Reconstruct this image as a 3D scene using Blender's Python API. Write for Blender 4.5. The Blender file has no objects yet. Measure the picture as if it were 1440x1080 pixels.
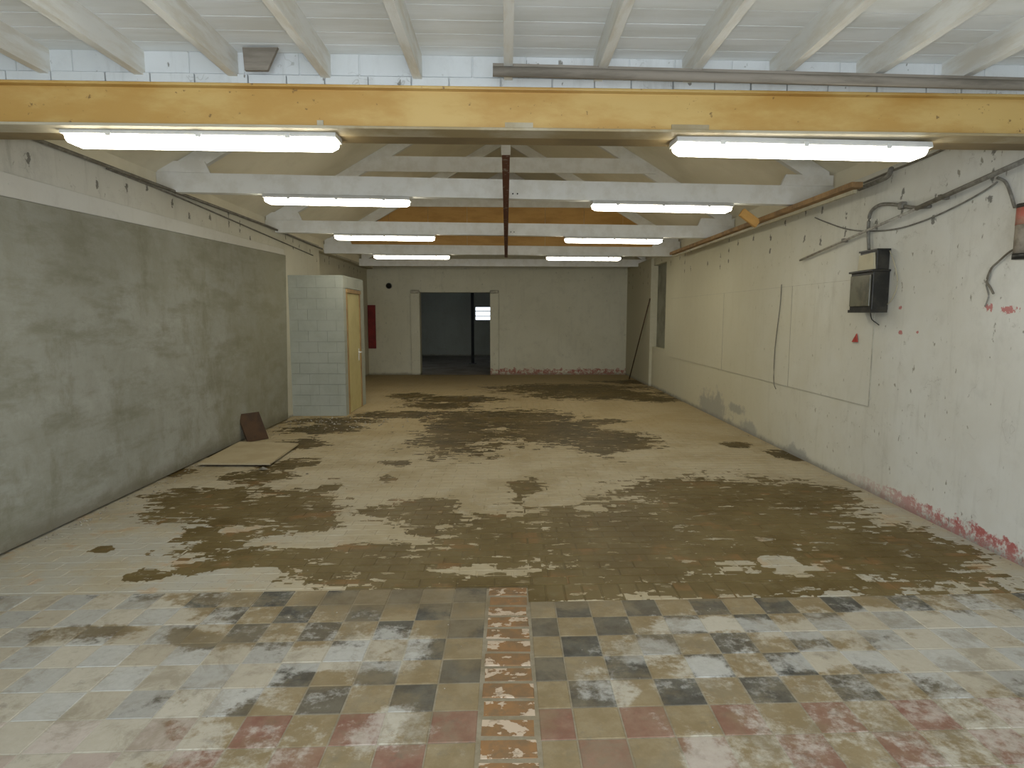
import bpy, bmesh, math, random
from mathutils import Vector
random.seed(7)
C = bpy.context.scene.collection
SC = bpy.context.scene
PI = math.pi

# ------------------------------------------------------------------ camera
F = 870.0; EYE = 1.65
yaw = math.atan(8 / F); pit = math.atan(96 / F)
FW = Vector((math.sin(yaw) * math.cos(pit), math.cos(yaw) * math.cos(pit), -math.sin(pit)))
RT = Vector((math.cos(yaw), -math.sin(yaw), 0)); UP = RT.cross(FW)
cd = bpy.data.cameras.new('camera'); cam = bpy.data.objects.new('camera', cd); C.objects.link(cam)
cam.location = (0, 0, EYE); cam.rotation_euler = (PI / 2 - pit, 0, -yaw)
cd.sensor_width = 36; cd.lens = 36 * F / 1440; cd.clip_start = .05; cd.clip_end = 200
SC.camera = cam

# ------------------------------------------------------------------ light and exposure
SC.view_settings.view_transform = 'Standard'; SC.view_settings.look = 'None'
SC.view_settings.gamma = 1; SC.view_settings.use_curve_mapping = False
SC.view_settings.exposure = 0.80
w = bpy.data.worlds.new('overcast_sky'); SC.world = w; w.use_nodes = True
w.node_tree.nodes['Background'].inputs[0].default_value = (.80, .90, 1, 1)
w.node_tree.nodes['Background'].inputs[1].default_value = 1.6
LAMP = 11.0                     # radiance of the lamp diffusers
def area(name, loc, rot, sx, sy, power, col):
    l = bpy.data.lights.new(name, 'AREA'); l.shape = 'RECTANGLE'; l.size = sx; l.size_y = sy
    l.energy = power; l.color = col
    o = bpy.data.objects.new(name, l); C.objects.link(o); o.location = loc; o.rotation_euler = rot
    return o
# daylight coming in through the wide doorway behind the photographer
area('daylight_doorway', (0, -2.75, 1.45), (PI / 2, 0, 0), 4.6, 2.5, 70, (.80, .90, 1.0))
# the photographer's flash, just above the lens
fl_ = bpy.data.lights.new('camera_flash', 'POINT'); fl_.energy = 62; fl_.color = (.93, .96, 1.0); fl_.shadow_soft_size = .03
flo = bpy.data.objects.new('camera_flash', fl_); C.objects.link(flo); flo.location = (0, -.02, 1.74)

# ------------------------------------------------------------------ node helpers
class G:
    def __init__(s, nt): s.t = nt
    def N(s, ty, **kw):
        n = s.t.nodes.new(ty)
        for k, v in kw.items(): setattr(n, k, v)
        return n
    def put(s, sock, v):
        if v is None: return
        if isinstance(v, bpy.types.NodeSocket): s.t.links.new(v, sock)
        else: sock.default_value = v
    def m(s, op, a, b=None, c=None, clamp=False):
        n = s.N('ShaderNodeMath', operation=op, use_clamp=clamp)
        s.put(n.inputs[0], a); s.put(n.inputs[1], b); s.put(n.inputs[2], c)
        return n.outputs[0]
    def v(s, op, a, b=None):
        n = s.N('ShaderNodeVectorMath', operation=op); s.put(n.inputs[0], a); s.put(n.inputs[1], b)
        return n.outputs['Value'] if op == 'LENGTH' else n.outputs[0]
    def pos(s): return s.N('ShaderNodeNewGeometry').outputs['Position']
    def xyz(s, p):
        n = s.N('ShaderNodeSeparateXYZ'); s.put(n.inputs[0], p); return n.outputs
    def comb(s, x, y, z=0.0):
        n = s.N('ShaderNodeCombineXYZ'); s.put(n.inputs[0], x); s.put(n.inputs[1], y); s.put(n.inputs[2], z); return n.outputs[0]
    def noise(s, p, scale, det=4, rough=.6, dist=0):
        n = s.N('ShaderNodeTexNoise'); s.put(n.inputs['Vector'], p); n.inputs['Scale'].default_value = scale
        n.inputs['Detail'].default_value = det; n.inputs['Roughness'].default_value = rough; n.inputs['Distortion'].default_value = dist
        return n.outputs[0]
    def white(s, p):
        n = s.N('ShaderNodeTexWhiteNoise', noise_dimensions='3D'); s.put(n.inputs['Vector'], p); return n.outputs[0]
    def step(s, x, a, b):
        n = s.N('ShaderNodeMapRange'); n.interpolation_type = 'SMOOTHSTEP'; n.clamp = True
        s.put(n.inputs[0], x); n.inputs[1].default_value = a; n.inputs[2].default_value = b
        return n.outputs[0]
    def mix(s, f, a, b):
        n = s.N('ShaderNodeMix', data_type='RGBA'); s.put(n.inputs[0], f)
        s.put(n.inputs[6], a + (1,) if isinstance(a, tuple) and len(a) == 3 else a)
        s.put(n.inputs[7], b + (1,) if isinstance(b, tuple) and len(b) == 3 else b)
        return n.outputs[2]
    def scl(s, p, v): return s.v('MULTIPLY', p, v)
    def blobs(s, p2, bl):
        out = None
        for (x, y, rx, ry) in bl:
            d = s.v('SUBTRACT', p2, (x, y, 0)); d = s.v('MULTIPLY', d, (1 / rx, 1 / ry, 0)); l = s.v('LENGTH', d)
            out = l if out is None else s.m('MINIMUM', out, l)
        return s.m('SUBTRACT', 1.0, out)
def newmat(name):
    m = bpy.data.materials.new(name); m.use_nodes = True
    b = m.node_tree.nodes['Principled BSDF']
    return m, G(m.node_tree), b
def finish(g, b, col, rough=.8, bump=None, bs=.3, bd=.01, spec=.3, metal=0):
    g.put(b.inputs['Base Color'], col + (1,) if isinstance(col, tuple) and len(col) == 3 else col)
    g.put(b.inputs['Roughness'], rough); b.inputs['Specular IOR Level'].default_value = spec; b.inputs['Metallic'].default_value = metal
    if bump is not None:
        n = g.N('ShaderNodeBump'); n.inputs['Strength'].default_value = bs; n.inputs['Distance'].default_value = bd
        g.put(n.inputs['Height'], bump); g.put(b.inputs['Normal'], n.outputs[0])
def simple(name, c1, c2=None, scale=6, rough=.7, metal=0, stretch=(1, 1, 1), lo=.4, hi=.65, spec=.3):
    m, g, b = newmat(name)
    c2 = c2 or tuple(x * .7 for x in c1)
    n = g.noise(g.scl(g.pos(), stretch), scale, 5, .65)
    finish(g, b, g.mix(g.step(n, lo, hi), c1, c2), rough, n, .25, .004, spec, metal)
    return m

# ------------------------------------------------------------------ geometry helpers
def link(name, me, mat=None, parent=None, loc=None):
    o = bpy.data.objects.new(name, me); C.objects.link(o)
    if mat is not None and not me.materials: me.materials.append(mat)
    if parent is not None: o.parent = parent
    if loc is not None: o.location = loc
    return o
class MB:
    def __init__(s): s.v = []; s.f = []
    def box(s, x0, x1, y0, y1, z0, z1, shear=0.0):
        b = len(s.v)
        for z in (z0, z1):
            for (x, y) in ((x0, y0), (x1, y0), (x1, y1), (x0, y1)): s.v.append((x, y + shear * x, z))
        for q in ((0, 3, 2, 1), (4, 5, 6, 7), (0, 1, 5, 4), (1, 2, 6, 5), (2, 3, 7, 6), (3, 0, 4, 7)): s.f.append(tuple(b + i for i in q))
        return s
    def slab(s, x0, x1, y0, y1, z0, z1, c=.004, shear=0.0):     # box with a chamfered top edge
        b = len(s.v)
        for (z, k) in ((z0, 0), (z1 - c, 0), (z1, c)):
            for (x, y) in ((x0 + k, y0 + k), (x1 - k, y0 + k), (x1 - k, y1 - k), (x0 + k, y1 - k)): s.v.append((x, y + shear * x, z))
        for l in (0, 4):
            for i in range(4): j = (i + 1) % 4; s.f.append((b + l + i, b + l + j, b + l + 4 + j, b + l + 4 + i))
        s.f.append((b + 8, b + 9, b + 10, b + 11)); return s
    def prism(s, poly, a0, a1, axis='y'):                       # poly of 2-D points, extruded along an axis
        b = len(s.v); n = len(poly)
        for a in (a0, a1):
            for (p, q) in poly: s.v.append({'y': (p, a, q), 'x': (a, p, q), 'z': (p, q, a)}[axis])
        s.f.append(tuple(b + i for i in range(n))[::-1]); s.f.append(tuple(b + n + i for i in range(n)))
        for i in range(n): j = (i + 1) % n; s.f.append((b + i, b + j, b + n + j, b + n + i))
        return s
    def tube(s, pts, r, n=8, r2=None):
        pts = [Vector(p) for p in pts]; b = len(s.v); m = len(pts)
        for i, p in enumerate(pts):
            d = (pts[min(i + 1, m - 1)] - pts[max(i - 1, 0)]).normalized()
            a = d.cross(Vector((0, 0, 1))); a = a.normalized() if a.length > .05 else Vector((1, 0, 0))
            a = (a - d * a.dot(d)).normalized(); c = d.cross(a)
            rr = r if r2 is None else r + (r2 - r) * i / (m - 1)
            for k in range(n):
                t = 2 * PI * k / n; s.v.append(tuple(p + a * math.cos(t) * rr + c * math.sin(t) * rr))
        for i in range(m - 1):
            for k in range(n):
                l = (k + 1) % n; s.f.append((b + i * n + k, b + i * n + l, b + (i + 1) * n + l, b + (i + 1) * n + k))
        s.f.append(tuple(b + k for k in range(n))[::-1]); s.f.append(tuple(b + (m - 1) * n + k for k in range(n)))
        return s
    def mesh(s, name, smooth=False):
        me = bpy.data.meshes.new(name); me.from_pydata(s.v, [], s.f); me.update()
        bm = bmesh.new(); bm.from_mesh(me); bmesh.ops.recalc_face_normals(bm, faces=bm.faces); bm.to_mesh(me); bm.free()
        if smooth:
            for p in me.polygons: p.use_smooth = True
        return me
    def build(s, name, mat, parent=None, smooth=False, bevel=0):
        o = link(name, s.mesh(name, smooth), mat, parent)
        if bevel:
            md = o.modifiers.new('bevel', 'BEVEL'); md.width = bevel; md.segments = 2; md.limit_method = 'ANGLE'
        return o
def bez(pts, n=6):                                              # smooth curve through points
    P = [Vector(p) for p in pts]; P = [P[0]] + P + [P[-1]]; out = []
    for i in range(1, len(P) - 2):
        for k in range(n):
            t = k / n; a, b, c, d = P[i - 1:i + 3]
            out.append(.5 * ((2 * b) + (c - a) * t + (2 * a - 5 * b + 4 * c - d) * t * t + (-a + 3 * b - 3 * c + d) * t ** 3))
    return out + [P[-2]]
def tag(o, label, cat, group=None, kind=None):
    o['label'] = label; o['category'] = cat
    if group: o['group'] = group
    if kind: o['kind'] = kind
    return o
def thing(name, label, cat, loc=(0, 0, 0), group=None):
    o = bpy.data.objects.new(name, None); C.objects.link(o); o.location = loc; o.empty_display_size = .1
    return tag(o, label, cat, group)
def struct(o, kind='structure'): o['kind'] = kind; return o
# survey of the photograph: a sight line met with a known plane gives a real position
def ray(px, py): return FW + RT * ((px - 720) / F) + UP * ((540 - py) / F)
def on_x(px, py, X): d = ray(px, py); return Vector((0, 0, EYE)) + d * (X / d.x)
def on_y(px, py, Y): d = ray(px, py); return Vector((0, 0, EYE)) + d * (Y / d.y)
def on_floor(px, py): d = ray(px, py); return Vector((0, 0, EYE)) + d * (-EYE / d.z)
def floor_blob(cx, cy, rx, ry):
    c = on_floor(cx, cy); a = on_floor(cx - rx, cy); b = on_floor(cx + rx, cy); n = on_floor(cx, cy + ry); f = on_floor(cx, cy - ry)
    return (c.x, (n.y + f.y) / 2, (b.x - a.x) / 2, (f.y - n.y) / 2)

# ------------------------------------------------------------------ materials
# --- floor: one wear map shared by bricks, mortar and tiles
BROWN = [floor_blob(*a) for a in [
    (890, 775, 205, 78), (1080, 750, 200, 74), (1240, 785, 125, 52), (1010, 700, 150, 30), (1120, 700, 90, 24),
    (1300, 775, 70, 40), (745, 695, 28, 20), (700, 770, 90, 50), (560, 800, 190, 34), (760, 826, 330, 26), (1050, 822, 330, 20),
    (375, 718, 92, 34), (325, 755, 70, 32), (270, 712, 50, 20), (300, 700, 90, 14), (440, 735, 40, 14), (400, 780, 110, 17), (215, 808, 36, 13), (330, 795, 90, 12), (590, 723, 70, 21),
    (650, 612, 66, 30), (770, 606, 80, 19), (860, 622, 66, 19), (700, 588, 110, 12), (620, 570, 54, 5), (580, 557, 34, 4), (560, 583, 60, 5),
    (640, 562, 70, 6), (800, 547, 110, 7), (840, 555, 100, 7), (920, 562, 40, 4), (980, 545, 30, 3), (410, 653, 34, 8), (362, 670, 48, 9), (425, 625, 34, 9), (455, 603, 54, 8),
    (470, 592, 70, 5), (820, 595, 30, 3), (840, 592, 40, 3), (1110, 640, 30, 6), (1040, 626, 20, 4), (560, 650, 24, 4), (545, 672, 14, 5), (900, 537, 60, 3), (320, 634, 50, 8), (245, 664, 34, 6), (500, 772, 150, 12), (140, 770, 14, 4), (620, 745, 30, 6)]]
BEIGE = [floor_blob(*a) for a in [(775, 702, 36, 11), (830, 716, 30, 6), (1100, 792, 26, 13), (330, 812, 60, 13), (650, 800, 40, 6), (440, 762, 80, 12), (960, 640, 90, 9), (330, 748, 24, 5)]]
ng = bpy.data.node_groups.new('floor_wear', 'ShaderNodeTree')
ng.interface.new_socket('Bare', in_out='OUTPUT', socket_type='NodeSocketFloat')
ng.interface.new_socket('Dust', in_out='OUTPUT', socket_type='NodeSocketFloat')
ng.interface.new_socket('Film', in_out='OUTPUT', socket_type='NodeSocketFloat')
gg = G(ng); P = gg.pos(); p2 = gg.scl(P, (1, 1, 0))
px_, py_, _ = gg.xyz(P)[:3]
wn = gg.N('ShaderNodeTexNoise'); gg.put(wn.inputs['Vector'], p2); wn.inputs['Scale'].default_value = 2.6; wn.inputs['Detail'].default_value = 4
pw = gg.v('ADD', p2, gg.v('MULTIPLY', gg.v('SUBTRACT', wn.outputs[1], (.5, .5, .5)), (.42, .42, 0)))
fld = gg.blobs(pw, BROWN); isl = gg.blobs(pw, BEIGE)
DUSTY = [floor_blob(*a) for a in [(835, 968, 46, 30), (880, 915, 60, 22), (1000, 880, 90, 12), (1230, 880, 200, 14), (560, 1035, 70, 40), (1000, 1062, 40, 30), (170, 866, 90, 16),
    (480, 930, 120, 24), (330, 950, 90, 40), (120, 960, 140, 60), (150, 1040, 160, 40), (560, 905, 60, 20), (1180, 930, 80, 16), (60, 850, 60, 14), (1360, 930, 90, 30), (1000, 935, 40, 14)]]
CLEAN = [floor_blob(*a) for a in [(120, 893, 90, 15), (285, 893, 60, 13), (560, 850, 120, 16), (760, 860, 60, 26), (640, 950, 45, 60), (800, 1030, 60, 40), (905, 985, 40, 16), (1000, 1000, 50, 20), (445, 965, 36, 14), (740, 930, 60, 120), (250, 1030, 40, 10), (370, 1020, 50, 18)]]
FILM = [floor_blob(*a) for a in [(560, 846, 150, 20), (110, 893, 70, 12), (280, 893, 60, 11), (790, 850, 60, 12), (1050, 838, 260, 8), (300, 838, 50, 8), (640, 880, 30, 20)]]
dst = gg.blobs(pw, DUSTY); cln = gg.blobs(pw, CLEAN); flm = gg.blobs(pw, FILM)
q1 = gg.white(gg.v('FLOOR', gg.scl(p2, (1 / .14, 1 / .05, 0))))
q2 = gg.white(gg.v('FLOOR', gg.scl(p2, (1 / .23, 1 / .115, 0))))
warp = gg.noise(p2, 2.2, 5, .62); fine = gg.noise(p2, 14, 5, .65)
e = gg.m('MULTIPLY_ADD', gg.m('SUBTRACT', warp, .5), 1.5, fld)
e = gg.m('MULTIPLY_ADD', gg.m('SUBTRACT', fine, .5), .75, e)
e = gg.m('MULTIPLY_ADD', gg.m('SUBTRACT', q1, .5), .42, e)
e = gg.m('MULTIPLY_ADD', gg.m('SUBTRACT', q2, .5), .34, e)
e = gg.m('SUBTRACT', e, gg.m('MULTIPLY', gg.step(isl, -.25, .35), 1.0))
bare = gg.step(e, .0, .05)
flakes = gg.m('MULTIPLY', gg.step(gg.m('ADD', gg.noise(gg.scl(P, (1, 2.2, 0)), 5.5, 4, .6), gg.m('MULTIPLY', q1, .06)), .64, .655), gg.step(e, 1.1, .35))
bare = gg.m('MULTIPLY', bare, gg.m('SUBTRACT', 1.0, flakes))
go = gg.N('NodeGroupOutput'); ng.links.new(bare, go.inputs[0])
# pale lime dust lying over the tiled strip: thin round the brick course, thick towards both walls
ax = gg.m('ABSOLUTE', px_)
reg = gg.m('ADD', gg.m('MULTIPLY', gg.step(ax, .25, .9), .30), gg.m('MULTIPLY', gg.step(ax, 1.2, 2.6), .22))
reg = gg.m('SUBTRACT', reg, gg.m('MULTIPLY', gg.step(py_, 3.15, 3.45), .16))
reg = gg.m('ADD', reg, gg.m('MULTIPLY', gg.step(px_, -.9, -1.8), .10))
du = gg.noise(p2, 3.4, 7, .70, .3)
dust = gg.m('ADD', gg.m('SUBTRACT', du, .5), gg.m('SUBTRACT', reg, .34))
dust = gg.m('ADD', dust, gg.m('MULTIPLY', gg.step(dst, -.5, .5), .34))
dust = gg.m('SUBTRACT', dust, gg.m('MULTIPLY', gg.step(cln, -.3, .5), .34))
dust = gg.m('MULTIPLY_ADD', gg.m('SUBTRACT', fine, .5), .75, dust)
dust = gg.m('MULTIPLY_ADD', gg.m('SUBTRACT', gg.noise(p2, 34, 4, .7), .5), .45, dust)
dust = gg.m('MULTIPLY', gg.step(dust, -.10, .20), .92)
ng.links.new(dust, go.inputs[1])
film = gg.step(gg.m('MULTIPLY_ADD', gg.m('SUBTRACT', fine, .5), .8, flm), -.15, .35)
ng.links.new(film, go.inputs[2])
def wear(g):
    n = g.N('ShaderNodeGroup'); n.node_tree = ng; return n.outputs[0], n.outputs[1], n.outputs[2]
CREAM1, CREAM2, CREAM3 = (.43, .37, .255), (.345, .285, .175), (.42, .375, .285)
def cream(g, P):
    c = g.mix(g.step(g.noise(P, 1.3, 5, .6), .38, .66), CREAM1, CREAM2)
    c = g.mix(g.step(g.noise(P, 6, 6, .7), .50, .75), c, CREAM3)
    x, y, z = g.xyz(P)[:3]
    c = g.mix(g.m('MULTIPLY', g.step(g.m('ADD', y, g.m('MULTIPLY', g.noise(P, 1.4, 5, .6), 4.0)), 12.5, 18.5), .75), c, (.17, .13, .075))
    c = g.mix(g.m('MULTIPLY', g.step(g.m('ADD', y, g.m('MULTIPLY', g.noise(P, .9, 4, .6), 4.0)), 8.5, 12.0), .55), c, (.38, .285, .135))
    near = g.m('MULTIPLY', g.step(y, 7.0, 4.0), g.step(g.m('ABSOLUTE', x), .6, 2.2))
    c = g.mix(g.m('MULTIPLY', near, g.m('MULTIPLY_ADD', g.step(g.noise(P, 2.2, 6, .7), .35, .6), .6, .3)), c, (.39, .38, .335))
    c = g.mix(g.m('MULTIPLY', g.m('MULTIPLY', near, g.step(g.noise(P, 3.1, 4, .6), .56, .64)), .55), c, (.42, .29, .165))
    c = g.mix(g.m('MULTIPLY', g.step(g.noise(g.scl(P, (1, 2.2, 1)), 7, 6, .72), .60, .68), .5), c, (.22, .195, .14))
    return g.mix(g.m('MULTIPLY', g.step(g.noise(g.scl(P, (1, 1.8, 1)), 22, 5, .7), .58, .70), .6), c, (.20, .165, .11))
def brick_mat(name, base, alt):
    m, g, b = newmat(name); P = g.pos(); bare, dust, film = wear(g)
    rnd = g.white(g.v('FLOOR', g.scl(P, (1 / .23, 1 / .115, 0))))
    n1 = g.noise(P, 1.6, 6, .65); n2 = g.noise(P, 9, 6, .7)
    c = g.mix(g.step(n1, .36, .60), base, alt)
    c = g.mix(g.m('MULTIPLY', g.step(n2, .50, .72), .6), c, (.165, .135, .068))
    c = g.mix(g.m('MULTIPLY', g.step(g.m('ADD', g.m('MULTIPLY', rnd, .35), g.noise(P, 3.1, 4, .6)), .80, .98), .6), c, (.22, .115, .04))
    yy = g.xyz(P)[1]
    c = g.mix(g.m('MULTIPLY', g.step(yy, 5.2, 7.5), .75), c, g.mix(g.step(n1, .42, .62), (.062, .044, .012), (.10, .066, .017)))
    col = g.mix(bare, cream(g, P), c)
    rough = g.m('MULTIPLY_ADD', bare, -.25, .8)
    finish(g, b, col, rough, g.m('ADD', g.m('MULTIPLY', bare, -.7), g.m('MULTIPLY', n2, .4)), .35, .004, .3)
    return m
M_brick = brick_mat('worn_floor_brick', (.098, .066, .017), (.138, .10, .036))
M_bed = brick_mat('floor_mortar_bed', (.088, .060, .018), (.13, .095, .036))
def tile_mat(name, c1, c2, dustcol, most=1.0):
    m, g, b = newmat(name); P = g.pos(); bare, dust, film = wear(g)
    n1 = g.noise(P, 7, 6, .7); n2 = g.noise(P, 30, 5, .7)
    c = g.mix(g.step(n1, .35, .65), c1, c2)
    c = g.mix(g.m('MULTIPLY', g.step(n2, .56, .72), .4), c, tuple(min(1, x * 1.8) for x in c1))
    dirt = g.m('MULTIPLY', g.step(g.noise(g.scl(P, (1, 1, 0)), 3.3, 6, .66), .46, .68), .55)
    c = g.mix(dirt, c, (.20, .155, .085))
    oi = g.N('ShaderNodeObjectInfo').outputs['Random']
    c = g.mix(g.m('MULTIPLY', oi, .30), c, (.24, .185, .105))
    dust = g.m('MULTIPLY', dust, g.m('MULTIPLY_ADD', g.m('FRACT', g.m('MULTIPLY', oi, 7.3)), .35, .72))
    c = g.mix(g.m('MULTIPLY', film, .75), c, g.mix(g.step(n1, .35, .65), (.155, .12, .068), (.20, .165, .105)))
    c = g.mix(g.m('MULTIPLY', g.m('MULTIPLY', dust, most), g.m('MULTIPLY_ADD', n2, .5, .6), clamp=True), c, dustcol)
    gr = g.m('ADD', g.noise(g.scl(P, (1, 1, 0)), 4.2, 8, .75, .5), g.m('MULTIPLY', g.m('SUBTRACT', g.m('FRACT', g.m('MULTIPLY', oi, 13.7)), .5), .10))
    c = g.mix(g.m('MULTIPLY', g.step(gr, .48, .64), .50), c, (.20, .17, .115))
    c = g.mix(g.m('MULTIPLY', g.step(g.noise(g.scl(P, (1, 1, 0)), 9, 7, .75), .55, .68), .35), c, (.13, .12, .10))
    finish(g, b, c, .62, g.m('ADD', n1, dust), .4, .004, .3)
    return m
M_black = tile_mat('black_floor_tile', (.042, .042, .038), (.095, .095, .083), (.50, .50, .475))
M_ochre = tile_mat('ochre_floor_tile', (.215, .16, .082), (.285, .23, .14), (.50, .475, .41))
M_red = tile_mat('red_floor_tile', (.19, .085, .06), (.25, .15, .11), (.50, .46, .41))
M_grout = tile_mat('tile_grout', (.20, .175, .12), (.30, .27, .21), (.54, .52, .45))
M_orange_brick = None
m, g, b = newmat('orange_course_brick'); P = g.pos(); n = g.noise(P, 8, 6, .7)
c = g.mix(g.step(n, .35, .65), (.27, .145, .06), (.19, .12, .062))
patch = g.step(g.noise(g.scl(P, (1, 1.4, 0)), 7.5, 5, .62), .54, .56)
c = g.mix(patch, c, (.50, .40, .30))
c = g.mix(g.m('MULTIPLY', g.step(g.noise(P, 13, 6, .72), .50, .66), .6), c, (.15, .115, .07))
finish(g, b, c, .65, g.m('ADD', n, patch), .3, .004); M_orange_brick = m

# --- walls
def wall_mat(name, c1, c2, spots=.5, tint=None, red=None, damp_and_shade=None, rows=None, grime=(.20, .19, .16), streak=.5, bs=.35, axis_spots=None):
    m, g, b = newmat(name); P = g.pos(); x, y, z = g.xyz(P)[:3]
    n1 = g.noise(P, .8, 5, .6); n2 = g.noise(P, 5, 7, .7)
    c = g.mix(g.step(n1, .35, .65), c1, c2)
    c = g.mix(g.m('MULTIPLY', g.step(n2, .50, .75), .35), c, tuple(v * .72 for v in c2))
    st = g.step(g.noise(g.scl(P, (1, 1, .13)), 7, 6, .72), .52, .72)
    c = g.mix(g.m('MULTIPLY', st, streak * .42), c, grime)
    c = g.mix(g.m('MULTIPLY', g.step(g.noise(g.scl(P, (1, 1, .6)), 2.2, 7, .72), .52, .74), .30 * streak), c, grime)
    ln = g.m('ABSOLUTE', g.m('SUBTRACT', g.noise(P, 2.4, 4, .62), .5))
    c = g.mix(g.m('MULTIPLY', g.m('MULTIPLY', g.step(ln, .006, .0), g.step(n2, .5, .6)), .45 * spots), c, grime)
    sp = g.step(g.noise(g.scl(P, (1, 1, .55)), 17, 3, .55), .675, .72)
    c = g.mix(g.m('MULTIPLY', sp, spots), c, grime)
    if tint:                                                    # tint mixed in with distance along the wall
        c = g.mix(g.m('MULTIPLY', g.step(g.m('ADD', y, g.m('MULTIPLY', n1, 3.0)), tint[0], tint[1]), tint[3]), c, tint[2])
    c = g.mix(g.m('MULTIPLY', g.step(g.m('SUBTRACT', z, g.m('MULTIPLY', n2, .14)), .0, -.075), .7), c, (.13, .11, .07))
    if damp_and_shade:
        c = g.mix(g.m('MULTIPLY', g.step(g.m('ADD', y, g.m('MULTIPLY', n2, .5)), 14.4, 15.0), .55), c, (.30, .28, .20))  # shade of the far section painted into the plaster colour
        d = g.blobs(g.comb(y, z), damp_and_shade)
        d = g.m('MULTIPLY_ADD', g.m('SUBTRACT', g.noise(P, 3, 6, .7), .5), 2.6, d)
        c = g.mix(g.m('MULTIPLY', g.step(d, .0, .45), .6), c, tuple(v * .45 for v in c2))
    if rows:                                                    # two rows of plugged fixing holes below the wall head
        zz, dy, rr = rows
        idx = g.m('FLOOR', g.m('MULTIPLY', y, 1 / dy)); jit = g.m('MULTIPLY', g.m('SUBTRACT', g.white(g.comb(idx, 3.0)), .5), .18)
        fy = g.m('SUBTRACT', g.m('FRACT', g.m('MULTIPLY', y, 1 / dy)), g.m('MULTIPLY_ADD', g.white(g.comb(idx, 5.0)), .5, .25))
        for k, z0 in enumerate(zz):
            dz = g.m('MULTIPLY', g.m('ADD', g.m('SUBTRACT', z, z0), jit), .55)
            l = g.v('LENGTH', g.comb(g.m('MULTIPLY', fy, dy), dz))
            l = g.m('MULTIPLY_ADD', g.m('SUBTRACT', g.noise(P, 28, 3, .6), .5), .10, l)
            kp = g.step(g.white(g.comb(idx, 7.0 + k)), .35, .36)
            c = g.mix(g.m('MULTIPLY', g.m('MULTIPLY', g.step(l, rr, rr * .5), kp), .75), c, tuple(v * .35 for v in grime))
    if axis_spots:
        d = g.m('MULTIPLY_ADD', g.m('SUBTRACT', g.noise(P, 40, 4, .7), .5), 3.2, g.blobs(g.comb(y, z), axis_spots))
        c = g.mix(g.m('MULTIPLY', g.step(d, .1, .4), .75), c, (.42, .06, .06))
    if red:                                                     # remains of red skirting paint
        hgt, fade0, fade1, colr, axis = red
        along = g.xyz(P)[axis]
        k = g.m('SUBTRACT', g.m('MULTIPLY', g.noise(g.scl(P, (1, 1, 1.3)), 6, 6, .7), hgt * 2.4), z)
        k = g.step(k, -.01 + hgt * .15, hgt * .25)
        k = g.m('MULTIPLY', k, g.step(along, fade0, fade1))
        k = g.m('MULTIPLY', g.m('MULTIPLY', k, .85), g.step(g.noise(P, 13, 6, .75), .40, .56))
        c = g.mix(k, c, colr)
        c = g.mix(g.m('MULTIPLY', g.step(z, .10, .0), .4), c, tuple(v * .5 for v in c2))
    finish(g, b, c, .85, g.m('ADD', n2, g.m('MULTIPLY', sp, -.8)), bs, .012, .2)
    return m
wall_damp = []
for (a, bb, rx, ry) in [(1003, 577, .9, .35), (1050, 605, .5, .18), (1120, 640, .35, .12), (1035, 575, .4, .1)]:
    q = on_x(a, bb, 3.42); wall_damp.append((q.y, max(q.z, 0), rx, ry))
red_spots = []
for (a, bb, rx, ry) in [(1390, 432, .05, .03), (1418, 436, .09, .03), (1266, 433, .03, .02), (1266, 468, .03, .025), (1290, 467, .02, .012)]:
    q = on_x(a, bb, 3.42); red_spots.append((q.y, q.z, rx, ry))
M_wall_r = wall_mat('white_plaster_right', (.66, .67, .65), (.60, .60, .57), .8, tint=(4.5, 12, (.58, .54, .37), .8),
                    red=(.12, 6.4, 4.4, (.36, .045, .04), 1), damp_and_shade=wall_damp, axis_spots=red_spots, rows=((2.80, 2.64, 2.47), .47, .026))
M_wall_l = wall_mat('white_plaster_left', (.56, .555, .51), (.50, .49, .44), .7, tint=(5, 14, (.52, .48, .33), .6), rows=((2.85, 2.74), .41, .025), streak=.8)
M_band = wall_mat('white_lintel_paint', (.58, .58, .55), (.53, .52, .48), .15, tint=(6, 14, (.50, .46, .34), .5), streak=.25, bs=.15)
M_wall_b = wall_mat('white_plaster_back', (.60, .58, .46), (.55, .53, .41), .35, red=(.16, -1.0, -.6, (.30, .075, .06), 0), streak=.3)
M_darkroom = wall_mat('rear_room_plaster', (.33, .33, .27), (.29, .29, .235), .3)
M_fascia = wall_mat('white_brick_fascia', (.62, .64, .64), (.56, .58, .575), .9, streak=.6)
m, g, b = newmat('grey_cement_render'); P = g.pos()
n1 = g.noise(P, 1.1, 7, .68, .4); n2 = g.noise(g.scl(P, (1, 1, 1.8)), 3.2, 8, .72); n3 = g.noise(P, 26, 5, .7)
c = g.mix(g.step(n1, .32, .68), (.34, .345, .31), (.265, .265, .22))
n4 = g.noise(g.scl(P, (1, .7, 2.6)), 2.1, 7, .7)
c = g.mix(g.m('MULTIPLY', g.step(n4, .44, .68), .62), c, (.19, .185, .135))
c = g.mix(g.m('MULTIPLY', g.step(g.noise(g.scl(P, (1, 1, .5)), 1.9, 8, .75), .50, .66), .45), c, (.165, .155, .10))
c = g.mix(g.m('MULTIPLY', g.step(n2, .48, .70), .40), c, (.40, .41, .38))
c = g.mix(g.m('MULTIPLY', g.step(n3, .55, .75), .25), c, (.20, .20, .17))
x, y, z = g.xyz(P)[:3]
c = g.mix(g.m('MULTIPLY', g.step(g.m('ADD', y, g.m('MULTIPLY', n1, 2.5)), 8.0, 10.6), .45), c, (.25, .235, .15))
c = g.mix(g.m('MULTIPLY', g.step(g.m('ADD', z, g.m('MULTIPLY', n2, .8)), 1.9, 2.9), .35), c, (.20, .19, .14))
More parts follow.
